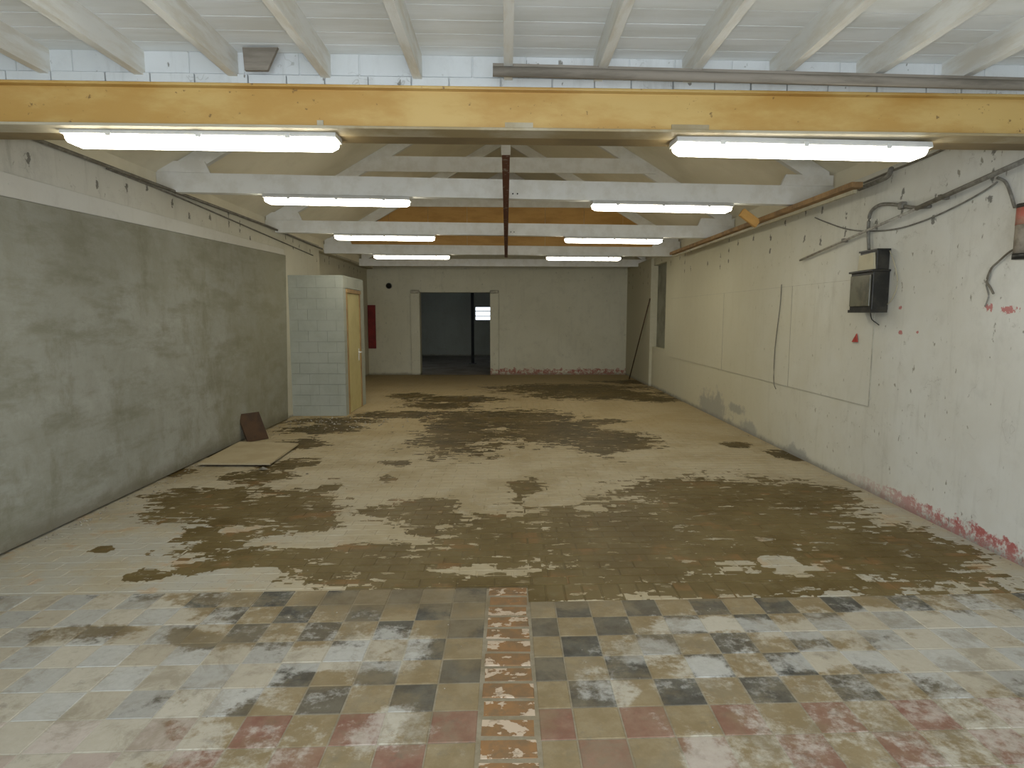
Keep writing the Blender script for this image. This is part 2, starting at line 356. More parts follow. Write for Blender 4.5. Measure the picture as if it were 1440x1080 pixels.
c = g.mix(g.m('MULTIPLY', g.step(g.m('SUBTRACT', z, g.m('MULTIPLY', n2, .35)), .02, -.16), .6), c, (.12, .10, .06))
finish(g, b, c, .9, g.m('ADD', n2, g.m('MULTIPLY', n3, .25)), .5, .02, .15); M_render = m

M_white_wood = simple('white_painted_timber', (.80, .80, .77), (.72, .71, .66), 5, .65, stretch=(1, 1, 1))
M_joist = simple('white_painted_joist', (.74, .74, .70), (.64, .61, .53), 5, .6, stretch=(3, .6, 3))
M_lining = simple('cream_roof_lining', (.84, .79, .64), (.76, .71, .56), 1.2, .8)
M_plank = simple('white_ceiling_board', (.80, .82, .81), (.71, .72, .69), 2.2, .75, stretch=(.5, 3, 1))
M_orange = simple('orange_stained_board', (.58, .34, .11), (.48, .27, .08), 2.5, .55, stretch=(.6, 1, 2))
M_timber = simple('bare_brown_timber', (.36, .22, .10), (.22, .14, .07), 6, .75)
M_oldwood = simple('weathered_batten', (.25, .22, .18), (.16, .14, .11), 7, .8, stretch=(.3, 2, 2))
M_darkwood = simple('dark_brown_board', (.075, .04, .02), (.045, .027, .017), 5, .6)
M_conduit = simple('dark_conduit', (.13, .115, .09), (.20, .19, .16), 14, .5)
M_greypipe = simple('grey_conduit', (.22, .215, .19), (.14, .13, .11), 20, .5)
M_rodpale = simple('pale_rod', (.38, .36, .30), (.22, .20, .17), 14, .45)
M_blk = simple('black_enamel', (.022, .022, .02), (.045, .042, .035), 8, .4)
M_glass = simple('dusty_meter_glass', (.16, .155, .11), (.10, .095, .07), 6, .25, spec=.6)
M_creamplate = simple('cream_cover_plate', (.50, .46, .32), (.42, .38, .26), 6, .5)
M_redpaint = simple('dull_red_paint', (.22, .025, .022), (.15, .02, .018), 6, .6)
M_redbright = simple('red_plastic', (.42, .06, .045), (.30, .05, .04), 12, .5)
M_redfade = simple('faded_red_paint', (.36, .10, .075), (.30, .19, .14), 9, .6)
M_seam = simple('board_seam', (.34, .32, .26), (.46, .44, .36), 9, .8)
M_niche = simple('grey_niche_infill', (.26, .26, .20), (.19, .185, .14), 2.5, .9)
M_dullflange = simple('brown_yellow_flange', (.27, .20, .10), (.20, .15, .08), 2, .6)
M_bframe = simple('beige_door_paint', (.56, .49, .24), (.50, .43, .20), 3, .55)
M_oframe = simple('ochre_frame_timber', (.36, .235, .10), (.28, .18, .08), 5, .6)
M_block = simple('painted_cubicle_block', (.385, .40, .345), (.345, .36, .305), 3.5, .75)
M_joint = simple('cubicle_joint', (.32, .33, .285), (.28, .29, .25), 5, .85)
M_chrome = simple('light_metal_handle', (.75, .74, .70), (.6, .6, .56), 5, .35, metal=.3)
M_plastic = simple('lamp_housing_white', (.62, .62, .60), (.55, .55, .52), 5, .45)
M_boardtan = simple('tan_fibreboard', (.44, .37, .24), (.39, .32, .20), 3, .8)
M_brownrail = simple('red_oxide_rail', (.125, .042, .024), (.30, .26, .22), 9, .6, stretch=(2, 1.5, 1), lo=.58, hi=.63)
M_hole = simple('near_black', (.012, .012, .011), (.02, .02, .018), 5, .9)
M_crumb = simple('plaster_crumb', (.42, .40, .34), (.16, .14, .11), 30, .9)
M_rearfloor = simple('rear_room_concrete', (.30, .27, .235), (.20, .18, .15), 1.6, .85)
# yellow painted steel
m, g, b = newmat('yellow_painted_steel'); P = g.pos(); n1 = g.noise(g.scl(P, (.8, 1, 2.2)), 1.7, 6, .62); n2 = g.noise(P, 24, 4, .6)
c = g.mix(g.step(n1, .38, .62), (.57, .39, .135), (.47, .275, .07))
c = g.mix(g.m('MULTIPLY', g.step(n2, .66, .72), .8), c, (.16, .09, .03))
c = g.mix(g.step(g.noise(g.scl(P, (1, 1, .3)), 6, 5, .7), .68, .72), c, (.24, .14, .05))
finish(g, b, c, .42, n1, .2, .004, .5); M_yellow = m
m, g, b = newmat('flange_underside_paint'); P = g.pos(); n1 = g.noise(P, 1.3, 6, .62)
c = g.mix(g.step(n1, .42, .62), (.47, .42, .31), (.33, .26, .14)); finish(g, b, c, .6, n1, .2, .004); M_flange = m
m, g, b = newmat('lit_lamp_diffuser'); b.inputs['Base Color'].default_value = (.9, .9, .88, 1)
b.inputs['Emission Color'].default_value = (1.0, .945, .78, 1); b.inputs['Emission Strength'].default_value = LAMP; M_lit = m
m, g, b = newmat('window_glass'); b.inputs['Base Color'].default_value = (1, 1, 1, 1); b.inputs['Transmission Weight'].default_value = 1
b.inputs['Roughness'].default_value = 0; b.inputs['IOR'].default_value = 1.05; M_pane = m

# ------------------------------------------------------------------ the floor
SK = .03                                                       # the tile rows run very slightly askew
T = .197; ROW0 = 3.230                                          # row line 0 at X = 0
XL, XR, YB = -3.53, 3.42, 17.34
mb = MB().box(-4.0, 3.62, -3.0, 17.36, -.25, -.0035)
floor = struct(mb.build('floor', M_bed))
gb = MB().box(XL, .13, -3.0, ROW0 + 2 * T - .012, -.02, -.0022, SK).box(.13, XR, -3.0, ROW0 + T - .004, -.02, -.0022, SK)
struct(gb.build('grout_bed', M_grout, floor))
TI = {}
def tile_mesh(kind, wd):
    k = (kind, round(wd, 3))
    if k not in TI:
        me = MB().slab(-wd / 2 + .0025, wd / 2 - .0025, -T / 2 + .0025, T / 2 - .0025, -.02, 0, .003, SK).mesh('tile')
        me.materials.append({'k': M_black, 'o': M_ochre, 'r': M_red}[kind]); TI[k] = me
    return TI[k]
rest = {'k': MB(), 'o': MB(), 'r': MB()}
def put_tile(x0, x1, row, dark):
    xc = (x0 + x1) / 2; yc = ROW0 + (row + .5) * T + SK * xc
    kind = ('r' if row <= -5 else 'k') if dark else 'o'
    if row < -6: kind = ('r' if row > -12 else 'k') if dark else 'o'
    seen = row >= -6 and abs(xc) < .86 * (yc + .25) + .12 and xc > XL + .12 and xc < XR - .12
    dz = random.uniform(-.0012, .0012)
    if seen:
        o = link('tile', tile_mesh(kind, x1 - x0), None, floor, (xc, yc, dz))
        o.rotation_euler = (random.uniform(-.005, .005), random.uniform(-.005, .005), 0)
    else:
        rest[kind].slab(x0 + .0035, x1 - .0035, ROW0 + row * T + .0035, ROW0 + (row + 1) * T - .0035, -.02, dz, .003, SK)
for row in range(-31, 2):
    # right of the brick course: one cut tile, then whole tiles to the wall
    if row <= 0:
        put_tile(.132, .277, row, (row + 1) % 2 == 0)
        j = 0; x = .277
        while x < XR - .01:
            put_tile(x, min(x + .1956, XR), row, (j + row) % 2 == 0); x += .1956; j += 1
    i = 0; x = -.118
    while x > XL + .01:
        put_tile(max(x - .192, XL), x, row, (i + row) % 2 == 1); x -= .192; i += 1
for k, bmesh_ in rest.items():
    o = bmesh_.build('outer_tiles', {'k': M_black, 'o': M_ochre, 'r': M_red}[k], floor); o['kind'] = 'stuff'
# the brick course down the middle
cb = [MB().slab(-.115 + a, .118 - b_, -.055, .055, -.02, 0, .006).mesh('brick') for a, b_ in ((0, 0), (.004, .003), (.002, .008), (.007, 0))]
for me in cb: me.materials.append(M_orange_brick)
nb = 0; y = 2.02
while y < 3.62:
    o = link('brick', cb[nb % 4], None, floor, (.006, y + .06, random.uniform(-.002, .002))); o.rotation_euler = (random.uniform(-.008, .008), 0, random.uniform(-.02, .02)); nb += 1; y += .124
me = MB()
y = 2.02 - .124
while y > -3: me.slab(-.109, .124, y + .005, y + .115, -.02, 0, .005); y -= .124
me.build('outer_course_bricks', M_orange_brick, floor)['kind'] = 'stuff'
# soldier course at the edge of the tiles on the right, then the brick field
sold = MB().slab(-.053, .053, -.108, .108, -.02, 0, .004, SK).mesh('brick'); sold.materials.append(M_brick)
x = .18
while x < XR - .08:
    o = link('brick', sold, None, floor, (x, ROW0 + T + .112 + SK * x, random.uniform(-.0012, .001))); nb += 1; x += .112
fb = [MB().slab(-.112 + random.uniform(0, .003), .112 - random.uniform(0, .003), -.0545, .0545, -.02, 0, .003, SK).mesh('brick') for _ in range(4)]
for me in fb: me.materials.append(M_brick)
hb = MB().slab(-.054, .054, -.0545, .0545, -.02, 0, .003, SK).mesh('brick'); hb.materials.append(M_brick)
field = MB(); r = 0; count = 0
y0 = ROW0 + T + .225 + .057
while y0 < YB - .16:
    x = XL + .12 - (.115 if r % 2 else 0)
    while x < XR - .10:
        yc = y0 + SK * x
        xl = -3.85 if yc > 11.95 else XL
        if x - .112 >= XL + .005 or (r % 2 == 0):
            if count < 275 and abs(x) < .86 * (yc + .25):
                o = link('brick', random.choice(fb), None, floor, (x, yc, random.uniform(-.0012, .001))); count += 1
            elif yc < YB - .06:
                dz = random.uniform(-.0010, .0008)
                field.slab(x - .112, x + .112, y0 - .0545, y0 + .0545, -.02, dz, .003, SK)
        x += .23
    y0 += .1155; r += 1
o = field.build('far_bricks', M_brick, floor); o['kind'] = 'stuff'

# ------------------------------------------------------------------ walls
WT = 2.97                                                       # head of the side walls
# left wall
mb = MB().box(-4.1, -3.53, -3.0, 11.9, -.02, WT).box(-4.3, -3.85, 11.9, 17.6, -.02, WT).box(-4.3, -3.685, 11.9, 17.6, WT - .04, WT + .05)
wl = struct(mb.build('wall_left', M_wall_l))
def zc(y, a, b_): return a + (b_ - a) * (y - 4.43) / 5.5       # the render's top edge climbs slightly
poly = [(-3.0, .014), (9.80, .014), (9.98, zc(9.98, 2.476, 2.600)), (-3.0, zc(-3, 2.476, 2.600))]
struct(MB().prism(poly, -3.54, -3.485, 'x').build('render_coat', M_render, wl, bevel=.008))
poly = [(-3.0, zc(-3, 2.478, 2.602)), (9.96, zc(9.96, 2.478, 2.602)), (9.96, zc(9.96, 2.647, 2.689)), (-3.0, zc(-3, 2.647, 2.689))]
struct(MB().prism(poly, -3.54, -3.500, 'x').build('lintel_band', M_band, wl, bevel=.004))
# right wall with its blocked window niche
mb = MB()
mb.box(3.42, 3.9, -3.0, 13.35, -.02, WT).box(3.42, 3.9, 13.35, 14.5, -.02, .93).box(3.42, 3.9, 13.35, 14.5, 2.80, WT).box(3.55, 3.9, 13.35, 14.5, .93, 2.80)
mb.box(3.36, 3.9, 14.5, 17.6, -.02, WT)
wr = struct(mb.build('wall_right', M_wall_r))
struct(MB().box(3.52, 3.56, 13.352, 14.498, .932, 2.798).build('niche_infill', M_niche, wr))
for (a, c_) in ((5.75, 7.42), (7.435, 9.75), (9.765, 12.9)):
    struct(MB().box(3.412, 3.421, a, c_, .80, 2.00).build('wallboard', M_wall_r, wr))
for q_ in ((5.745, 12.9, 1.999, 2.002), (5.745, 12.9, .797, .800), (5.744, 5.750, .80, 2.0), (7.424, 7.432, .80, 2.0), (9.755, 9.760, .80, 2.0)):
    struct(MB().box(3.4115, 3.421, *q_).build('board_joint', M_seam, wr))
# back wall with the doorway
mb = MB()
DX0, DX1, DH = -2.40, -.45, 2.295
mb.box(-4.3, DX0, YB, YB + .28, -.02, 5.6).box(DX1, 3.9, YB, YB + .28, -.02, 5.6).box(DX0, DX1, YB, YB + .28, DH, 5.6)
wb = struct(mb.build('wall_back', M_wall_b))
for a, c_ in ((DX0 - .25, DX0), (DX1, DX1 + .24)):
    struct(MB().box(a, c_, YB - .07, YB + .0, 0, DH - .03).build('door_jamb', M_wall_b, wb, bevel=.01))
    j = struct(MB().box(a, c_, YB - .10, YB + .0, DH - .03, DH + .06).build('jamb_cap', M_seam, wb, bevel=.03))
q = on_y(547, 402, YB)
o = thing('wall_vent', 'small round dark vent hole high on back wall left of doorway', 'vent', (q.x, YB, q.z))
MB().tube([(0, .0, 0), (0, -.03, 0)], .085, 16).build('sleeve', M_greypipe, o, True)
MB().tube([(0, -.028, 0), (0, -.034, 0)], .07, 16).build('opening', M_hole, o, True)  # solid disc painted dark for the shade inside the hole
# wall that closes the gable over the steel, and its painted bricks
wf = struct(MB().box(-4.1, 3.9, 3.668, 3.97, 2.93, 5.6, SK).build('wall_front', M_fascia))
x = -3.5; k = 0
while x < 3.42:
    L = random.choice((.26, .30, .33)); e = min(x + L, 3.42)
    struct(MB().box(x + .003, e - .003, 3.662, 3.705, 2.985, 3.10, SK).build('brick', M_fascia, wf, bevel=.004)); x = e
x = -3.5
while x < 3.42:
    e = min(x + random.choice((.21, .24, .29)), 3.42)
    struct(MB().box(x + .003, e - .003, 3.650 - random.uniform(0, .008), 3.705, 2.931, 2.979, SK).build('brick', M_fascia, wf, bevel=.004)); x = e
# rear wall behind the photographer with its wide doorway
mb = MB().box(-4.1, -2.4, -3.25, -3.0, -.02, 3.3).box(2.4, 3.9, -3.25, -3.0, -.02, 3.3).box(-2.4, 2.4, -3.25, -3.0, 2.8, 3.3)
struct(mb.build('wall_rear', M_wall_b))
# ceilings
ceil = struct(MB().box(-4.1, 3.9, -3.25, 3.72, 3.127, 3.3, SK).build('ceiling', M_plank))
pk = [MB().box(-3.53, 3.42, .002, .148, 3.100, 3.127 + .001 * i, SK).mesh('plank') for i in range(3)]
for me in pk: me.materials.append(M_plank)
y = 3.548; k = 0
while y > -3.1:
    struct(link('plank', pk[k % 3], None, ceil, (0, y, random.uniform(-.0006, .0006)))); y -= .152; k += 1
RZ, RS = 5.30, .585                                              # ridge height and pitch of the main roof
def zroof(x): return RZ - RS * abs(x)
for nm, sx in (('ceiling_left', -1), ('ceiling_right', 1)):
    xo = -4.1 if sx < 0 else 3.9; xe = -3.68 if sx < 0 else 3.60
    poly = [(0, RZ), (0, RZ + .2), (xo, zroof(xo) + .2), (xo, zroof(xe)), (xe, zroof(xe))]
    s = struct(MB().prism(poly, 3.97, 17.6).build(nm, M_lining))
    struct(MB().box(min(xe, xe + .04 * sx), max(xe, xe + .04 * sx), 3.97, 17.34, WT, zroof(xe) + .02).build('eaves_board', M_lining, s))
# room beyond the doorway
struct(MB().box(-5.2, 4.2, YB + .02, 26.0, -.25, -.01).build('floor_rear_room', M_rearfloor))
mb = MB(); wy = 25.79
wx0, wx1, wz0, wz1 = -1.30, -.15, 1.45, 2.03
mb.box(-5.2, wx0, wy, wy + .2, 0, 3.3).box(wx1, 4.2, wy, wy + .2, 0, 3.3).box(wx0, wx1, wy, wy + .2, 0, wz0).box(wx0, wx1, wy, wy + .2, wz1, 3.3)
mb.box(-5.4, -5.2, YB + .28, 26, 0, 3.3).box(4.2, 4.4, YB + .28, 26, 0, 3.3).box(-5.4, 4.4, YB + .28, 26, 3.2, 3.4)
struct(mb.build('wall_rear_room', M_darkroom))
win = bpy.data.objects.new('window_1', None); C.objects.link(win); struct(win); win.location = ((wx0 + wx1) / 2, wy, wz0)
f_ = MB(); hw = (wx1 - wx0) / 2; hh = wz1 - wz0
f_.box(-hw, hw, 0, .06, 0, .03).box(-hw, hw, 0, .06, hh - .03, hh).box(-hw, -hw + .03, 0, .06, 0, hh).box(hw - .03, hw, 0, .06, 0, hh)
struct(f_.build('window_frame', M_blk, win))
for k in (1, 2): struct(MB().box(-hw, hw, .01, .04, hh * k / 3 - .018, hh * k / 3 + .018).build('glazing_bar', M_blk, win))
struct(MB().box(-hw, hw, .045, .049, 0, hh).build('pane', M_pane, win))
o = thing('steel_post', 'dark slender steel post standing in the unlit room beyond the doorway', 'post', (on_floor(665, 511).x, 21.5, -.01))
MB().box(-.05, .05, -.05, .05, 0, 3.2).build('shaft', M_hole, o)
MB().box(-.13, .13, -.1, .1, 0, .02).build('base_plate', M_blk, o)

# ------------------------------------------------------------------ steel beam
def ibeam(parent, y0, y1, z0, z1, mat_f, slope=.0):
    yc = (y0 + y1) / 2
    MB().box(-4.0, 3.8, y0 + .045, yc + .012, z0 + .012, z1 - .012).build('web', M_yellow, parent)
    MB().box(-4.0, 3.8, y0, y1, z1 - .016, z1).build('top_flange', M_yellow, parent, bevel=.004)
    MB().box(-4.0, 3.8, y0, y1, z0, z0 + .016).build('bottom_flange', mat_f, parent, bevel=.004)
sb = thing('steel_beam', 'long yellow painted steel beam spanning the room over the front lamps', 'beam', (0, 0, 0)); sb.rotation_euler = (0, 0, SK)
ibeam(sb, 3.64, 3.80, 2.695, 2.931, M_flange)
for (px, w_) in ((480, .035), (757, .16), (1000, .22)):
    q = on_y(px, 182, 3.68); MB().box(q.x - w_ / 2, q.x + w_ / 2, 3.676, 3.690, 2.711, 2.748).build('packing_plate', M_flange, sb)
sb2 = thing('steel_beam', 'second yellow steel beam close behind the first, seen from below only', 'beam', (0, 0, 0)); sb2.rotation_euler = (0, 0, SK)
ibeam(sb2, 3.815, 3.968, 2.700, 2.931, M_dullflange)

# ------------------------------------------------------------------ front joists
jm = MB().box(-.024, .024, -2.95, 3.76, -.135, 0).mesh('ceiling_joist'); jm.materials.append(M_joist)
names = ['far left of the photo', 'second from the left', 'third from the left', 'fourth from the left', 'fifth from the left', 'sixth from left',
         'fifth from the right', 'fourth from the right', 'third from the right', 'second from the right', 'far right of the photo']
n0 = -5
for k in range(11):
    n_ = n0 + k
    o = link('ceiling_joist', jm, None, None, (.012 + .507 * n_, 0, 3.101))
    tag(o, 'white painted timber ceiling joist in front of the yellow beam, ' + names[k], 'joist', 'white ceiling joists at the front')
for n_ in (-6, 6):
    o = link('ceiling_joist', jm, None, None, (.012 + .507 * n_, 0, 3.101))
    tag(o, 'white painted timber ceiling joist running tight along the %s wall' % ('left' if n_ < 0 else 'right'), 'joist', 'white ceiling joists at the front')
# batten and pipe slung beneath the joists on the right
a = on_y(693, 98, 3.45); c_ = on_y(1440, 118, 3.52)
zt = 3.101 - .135
o = thing('timber_batten', 'long weathered grey brown batten and pipe slung under the right hand joists', 'batten', (0, 0, 0))
d = (c_ - a).normalized(); e_ = a + d * ((3.40 - a.x) / d.x)
def zline(p, dz): return (p.x, p.y, p.z + dz)
MB().tube([zline(a, -.008), zline(e_, -.008)], .026, 10).build('pipe', M_oldwood, o, True)
bt = MB(); b0 = a + Vector((.0, .03, .012)); b1 = e_ + Vector((0, .03, .012))
vs = []
for p in (b0, b1): vs += [(p.x, p.y - .03, p.z), (p.x, p.y + .03, p.z), (p.x, p.y + .03, p.z + .022), (p.x, p.y - .03, p.z + .022)]
bt.v = vs; bt.f = [(0, 1, 2, 3), (4, 7, 6, 5), (0, 4, 5, 1), (1, 5, 6, 2), (2, 6, 7, 3), (3, 7, 4, 0)]
bt.build('lath', M_oldwood, o)

# ------------------------------------------------------------------ roof trusses
def truss(Y, tb, tt, drop, label, lampside=True, bolts=False, gus=True):
    t = thing('roof_truss', label, 'roof truss', (0, Y, 0), 'white roof trusses'); t.rotation_euler = (0, 0, SK)
    th = .055
    def zz(x, z): return z - drop * x
    def pr(name, poly, y0, y1, mat=M_white_wood): return MB().prism([(x, zz(x, z)) for x, z in poly], y0, y1).build(name, mat, t)
    pr('tie_beam', [(-3.68, tb), (3.60, tb), (3.60, tt), (-3.68, tt)], -th, th)
    for sx in (-1, 1):
        xe = -3.62 if sx < 0 else 3.55
        MB().prism([(xe, zroof(xe) - .21), (xe, zroof(xe) - .004), (.0, RZ - .004), (0, RZ - .21)], -.035, .035).build('rafter', M_white_wood, t)
        if gus:
            x0, x1 = (-3.66, -3.12) if sx < 0 else (3.0, 3.58)
            pr('gusset_block', [(min(x0, x1), tt), (max(x0, x1), tt), (max(x0, x1) - (.05 if sx < 0 else 0), tt + .115), (min(x0, x1) + (.0 if sx < 0 else .05), tt + .115)], -.07, -.036)
    for y0 in (-.062,):
        MB().prism([(-2.32, 3.835), (2.32, 3.835), (2.0, 4.06), (-2.0, 4.06)], y0, -.036).build('collar', M_white_wood, t)
    if bolts:
        for x in (.07, .12): MB().tube([(x, -th - .012, tb + .05), (x, -th, tb + .05)], .008, 8).build('bolt', M_blk, t)
    return t
truss(6.90, 2.905, 3.105, .0125, 'white timber roof truss nearest the yellow beam, holding the second pair of lamps', bolts=True)
truss(9.85, 2.890, 3.075, .0075, 'white timber roof truss in the middle, holding the third pair of lamps', bolts=True)
truss(12.90, 2.885, 3.07, .005, 'white timber roof truss in front of the last, holding the fourth pair of lamps')
truss(15.90, 2.89, 3.07, .0, 'white timber roof truss farthest back near the doorway wall, carrying no lamps', gus=False)
o = thing('gable_panel', 'orange brown board panel standing on the third roof truss', 'panel', (0, 12.99, 0))
def zt_(x): return zroof(x) - .10
for k in range(8):
    xa, xb = -3.2 + .8 * k, -2.405 + .8 * k
    poly = [(xa, 3.06), (xb, 3.06), (xb, min(3.93, zt_(xb))), (xa, min(3.93, zt_(xa)))]
    if poly[2][1] > 3.1 and poly[3][1] > 3.1: MB().prism(poly, -.022, -.004).build('board', M_orange, o)

a = on_y(354, 80, 3.655); b_ = on_y(402, 80, 3.655); c_ = on_y(388, 111, 3.655); d_ = on_y(357, 111, 3.655)
o = MB().prism([(p.x, p.z) for p in (a, b_, c_, d_)], 3.53, 3.55).build('grey_stain_patch', M_oldwood)  # thin added piece standing in for a grey stain
tag(o, 'grey wedge shaped stain patch between two joists above the yellow beam', 'offcut')
# rail hanging below the tie beams along the room
o = thing('hanging_rail', 'red brown steel rail with flaking white paint running under tie beams mid room', 'rail', (0, 0, 0))
MB().box(-.032, .028, 4.75, 12.95, 2.842, 2.892).build('bar', M_brownrail, o)
MB().box(-.036, .032, 4.32, 4.76, 2.838, 2.896).build('end_sleeve', M_white_wood, o)

# ------------------------------------------------------------------ lamps
def lamp_parts():
    n = 1.54; h = n / 2
    hs = MB().prism([(-.075, 0), (.075, 0), (.085, -.025), (.085, -.034), (-.085, -.034), (-.085, -.025)], -h, h, 'x').mesh('housing'); hs.materials.append(M_plastic)
    prof = [(-.078, -.034), (.078, -.034), (.070, -.066), (.045, -.088), (-.045, -.088), (-.070, -.066)]
    df = MB(); k = len(prof)
    for (xx, s) in ((-h + .012, .80), (-h + .05, 1), (h - .05, 1), (h - .012, .80)):
        for (a_, z_) in prof: df.v.append((xx, a_ * s, -.034 + (z_ + .034) * (s if s == 1 else .7)))
    for r_ in range(3):
        for i_ in range(k): j_ = (i_ + 1) % k; df.f.append((r_ * k + i_, r_ * k + j_, (r_ + 1) * k + j_, (r_ + 1) * k + i_))
    df.f.append(tuple(range(k))); df.f.append(tuple(3 * k + i_ for i_ in range(k))[::-1])
    dm = df.mesh('diffuser'); dm.materials.append(M_lit)
    cm = MB().box(-.015, .015, -.0905, -.082, -.046, -.02).mesh('clip'); cm.materials.append(M_plastic)
    return hs, dm, cm
HS, DM, CM = lamp_parts()
def lamp(x, y, z, tilt, label):
    o = thing('fluorescent_lamp', label, 'lamp', (x, y + SK * x, z), 'fluorescent tube lamps in two rows'); o.rotation_euler = (0, tilt, SK)
    link('housing', HS, None, o); link('diffuser', DM, None, o)
    for cx in (-.5, 0, .5): link('clip', CM, None, o, (cx, 0, 0))
    return o
lamp(-1.75, 3.80, 2.706, .004, 'lit fluorescent lamp under the yellow beam, left one of the front pair')
lamp(1.77, 3.80, 2.690, .012, 'lit fluorescent lamp under the yellow beam, right one of the front pair')
lamp(-1.80, 6.87, 2.905 + .0225 - .012, .0125, 'lit fluorescent lamp under the nearest roof truss, left side, second in its row')
lamp(1.70, 6.87, 2.905 - .0213 - .012, .0125, 'lit fluorescent lamp under the nearest roof truss, right side, second in its row')
lamp(-1.87, 9.82, 2.890 + .0140 - .008, .0075, 'lit fluorescent lamp under the middle truss, left side, third in its row')
lamp(1.68, 9.82, 2.890 - .0126 - .008, .0075, 'lit fluorescent lamp under the middle truss, right side, third in its row')
lamp(-1.92, 12.87, 2.885 + .0095 - .006, .005, 'lit fluorescent lamp farthest away on the left row')
lamp(1.59, 12.87, 2.885 - .008 - .006, .005, 'lit fluorescent lamp farthest away on the right row')

# ------------------------------------------------------------------ block cubicle
CX0, CX1, CY0, CY1, CH = -3.53, -2.645, 10.15, 11.58, 2.29
cu = thing('block_cubicle', 'small white painted block cubicle with a cream door against left wall', 'cubicle', ((CX0 + CX1) / 2, (CY0 + CY1) / 2, 0))
ox, oy = cu.location.x, cu.location.y
inner = MB(); t_ = .09
dy0, dy1, dz1 = 10.385, 11.22, 2.03
inner.box(CX0 + .0 - ox, CX1 - .02 - ox, CY0 + .02 - oy, CY0 + t_ - oy, 0, CH - .01)
inner.box(CX1 - t_ - ox, CX1 - .02 - ox, CY0 + .03 - oy, dy0 - oy, 0, CH - .01).box(CX1 - t_ - ox, CX1 - .02 - ox, dy1 - oy, CY1 - oy, 0, CH - .01).box(CX1 - t_ - ox, CX1 - .02 - ox, dy0 - oy, dy1 - oy, dz1, CH - .01)
inner.box(CX0 - ox, CX1 - .02 - ox, CY1 - t_ - oy, CY1 - .02 - oy, 0, CH - .01)
inner.build('mortar_core', M_joint, cu)
MB().box(CX0 - ox, CX1 - ox, CY0 - oy, CY1 - oy, CH - .012, CH + .012).build('top_slab', M_block, cu)
nc = 13; ch = (CH - .012) / nc
def block(x0, x1, y0, y1, z0, z1): MB().box(x0 - ox, x1 - ox, y0 - oy, y1 - oy, z0 + .0018, z1 - .0018).build('block', M_block, cu)
for r_ in range(nc):
    z0, z1 = r_ * ch, (r_ + 1) * ch
    xs = [CX0, CX0 + .30, CX0 + .61, CX1] if r_ % 2 else [CX0, CX0 + .14, CX0 + .45, CX0 + .76, CX1]
    for a_, b_ in zip(xs, xs[1:]):
        j_ = random.uniform(0, .003)
        block(a_ + .0008, b_ - (.0 if b_ == CX1 else .0008), CY0 + j_, CY0 + .045, z0, z1)
    segs = [(CY0 + .046, dy0 - .06), (dy1 + .06, CY1)]
    if z0 > dz1 + .02: segs = [(CY0 + .046, 10.45), (10.45, 10.85), (10.85, 11.25), (11.25, CY1)]
    for a_, b_ in segs: block(CX1 - .045, CX1, a_ + .003, b_ - .003, z0, z1)
fr = MB(); fx0, fx1 = CX1 - .06 - ox, CX1 + .012 - ox
fr.box(fx0, fx1, dy0 - .06 - oy, dy0 - oy, 0, dz1 + .05).box(fx0, fx1, dy1 - oy, dy1 + .06 - oy, 0, dz1 + .05).box(fx0, fx1 + .012, dy0 - .07 - oy, dy1 + .07 - oy, dz1, dz1 + .06)
fr.build('door_frame', M_oframe, cu)
dr = MB().box(CX1 - .04 - ox, CX1 - .002 - ox, dy0 + .004 - oy, dy1 - .004 - oy, .01, dz1 - .004).build('door', M_bframe, cu)
hq = on_x(508, 494, CX1); hx = CX1 - ox; hy = dy1 - .10 - oy; hz = hq.z
hd = MB().box(hx - .002, hx + .006, hy - .025, hy + .025, hz - .15, hz + .06).tube([(hx, hy, hz), (hx + .055, hy, hz)], .013, 8).tube([(hx + .05, hy, hz), (hx + .055, hy - .13, hz)], .012, 8)
hd.build('handle', M_chrome, dr)

# ------------------------------------------------------------------ things on the floor at the left
o = thing('fibreboard_sheet', 'tan fibreboard sheet lying flat on floor beside grey left wall', 'board', (-3.0, 7.25, 0))
c4 = [(-3.385, 6.68), (-2.59, 6.66), (-2.635, 7.74), (-3.43, 7.86)]
MB().prism([(x + 3.0, y - 7.25) for x, y in c4], .026, .044, 'z').build('sheet', M_boardtan, o)
MB().box(-.36, .34, -.48, -.44, .0, .026).build('batten', M_darkwood, o)
MB().box(-.36, .3, .36, .40, .0, .026).build('batten', M_darkwood, o)
o = thing('brown_board', 'dark brown board leaning on its edge against grey left wall', 'board', (-3.33, 8.15, 0))
# a short board standing on its edge, leaning back to the wall
p0 = on_floor(362, 619) - Vector((-3.33, 8.15, 0)); 
bd = MB(); wv = Vector((.20, .26, 0)).normalized() * .30; up = Vector((-.13, .03, .36)); nv = wv.cross(up).normalized() * .022
base = [Vector((-.07, -.14, 0)), Vector((-.07, -.14, 0)) + wv]
vs = [base[0], base[1], base[1] + up, base[0] + up]; mz = min((v + nv * s).z for v in vs for s in (0, 1))
bd.v = [tuple(v - Vector((0, 0, mz))) for v in vs] + [tuple(v + nv - Vector((0, 0, mz))) for v in vs]
bd.f = [(0, 1, 2, 3), (4, 7, 6, 5), (0, 4, 5, 1), (1, 5, 6, 2), (2, 6, 7, 3), (3, 7, 4, 0)]
bd.build('face_board', M_darkwood, o)
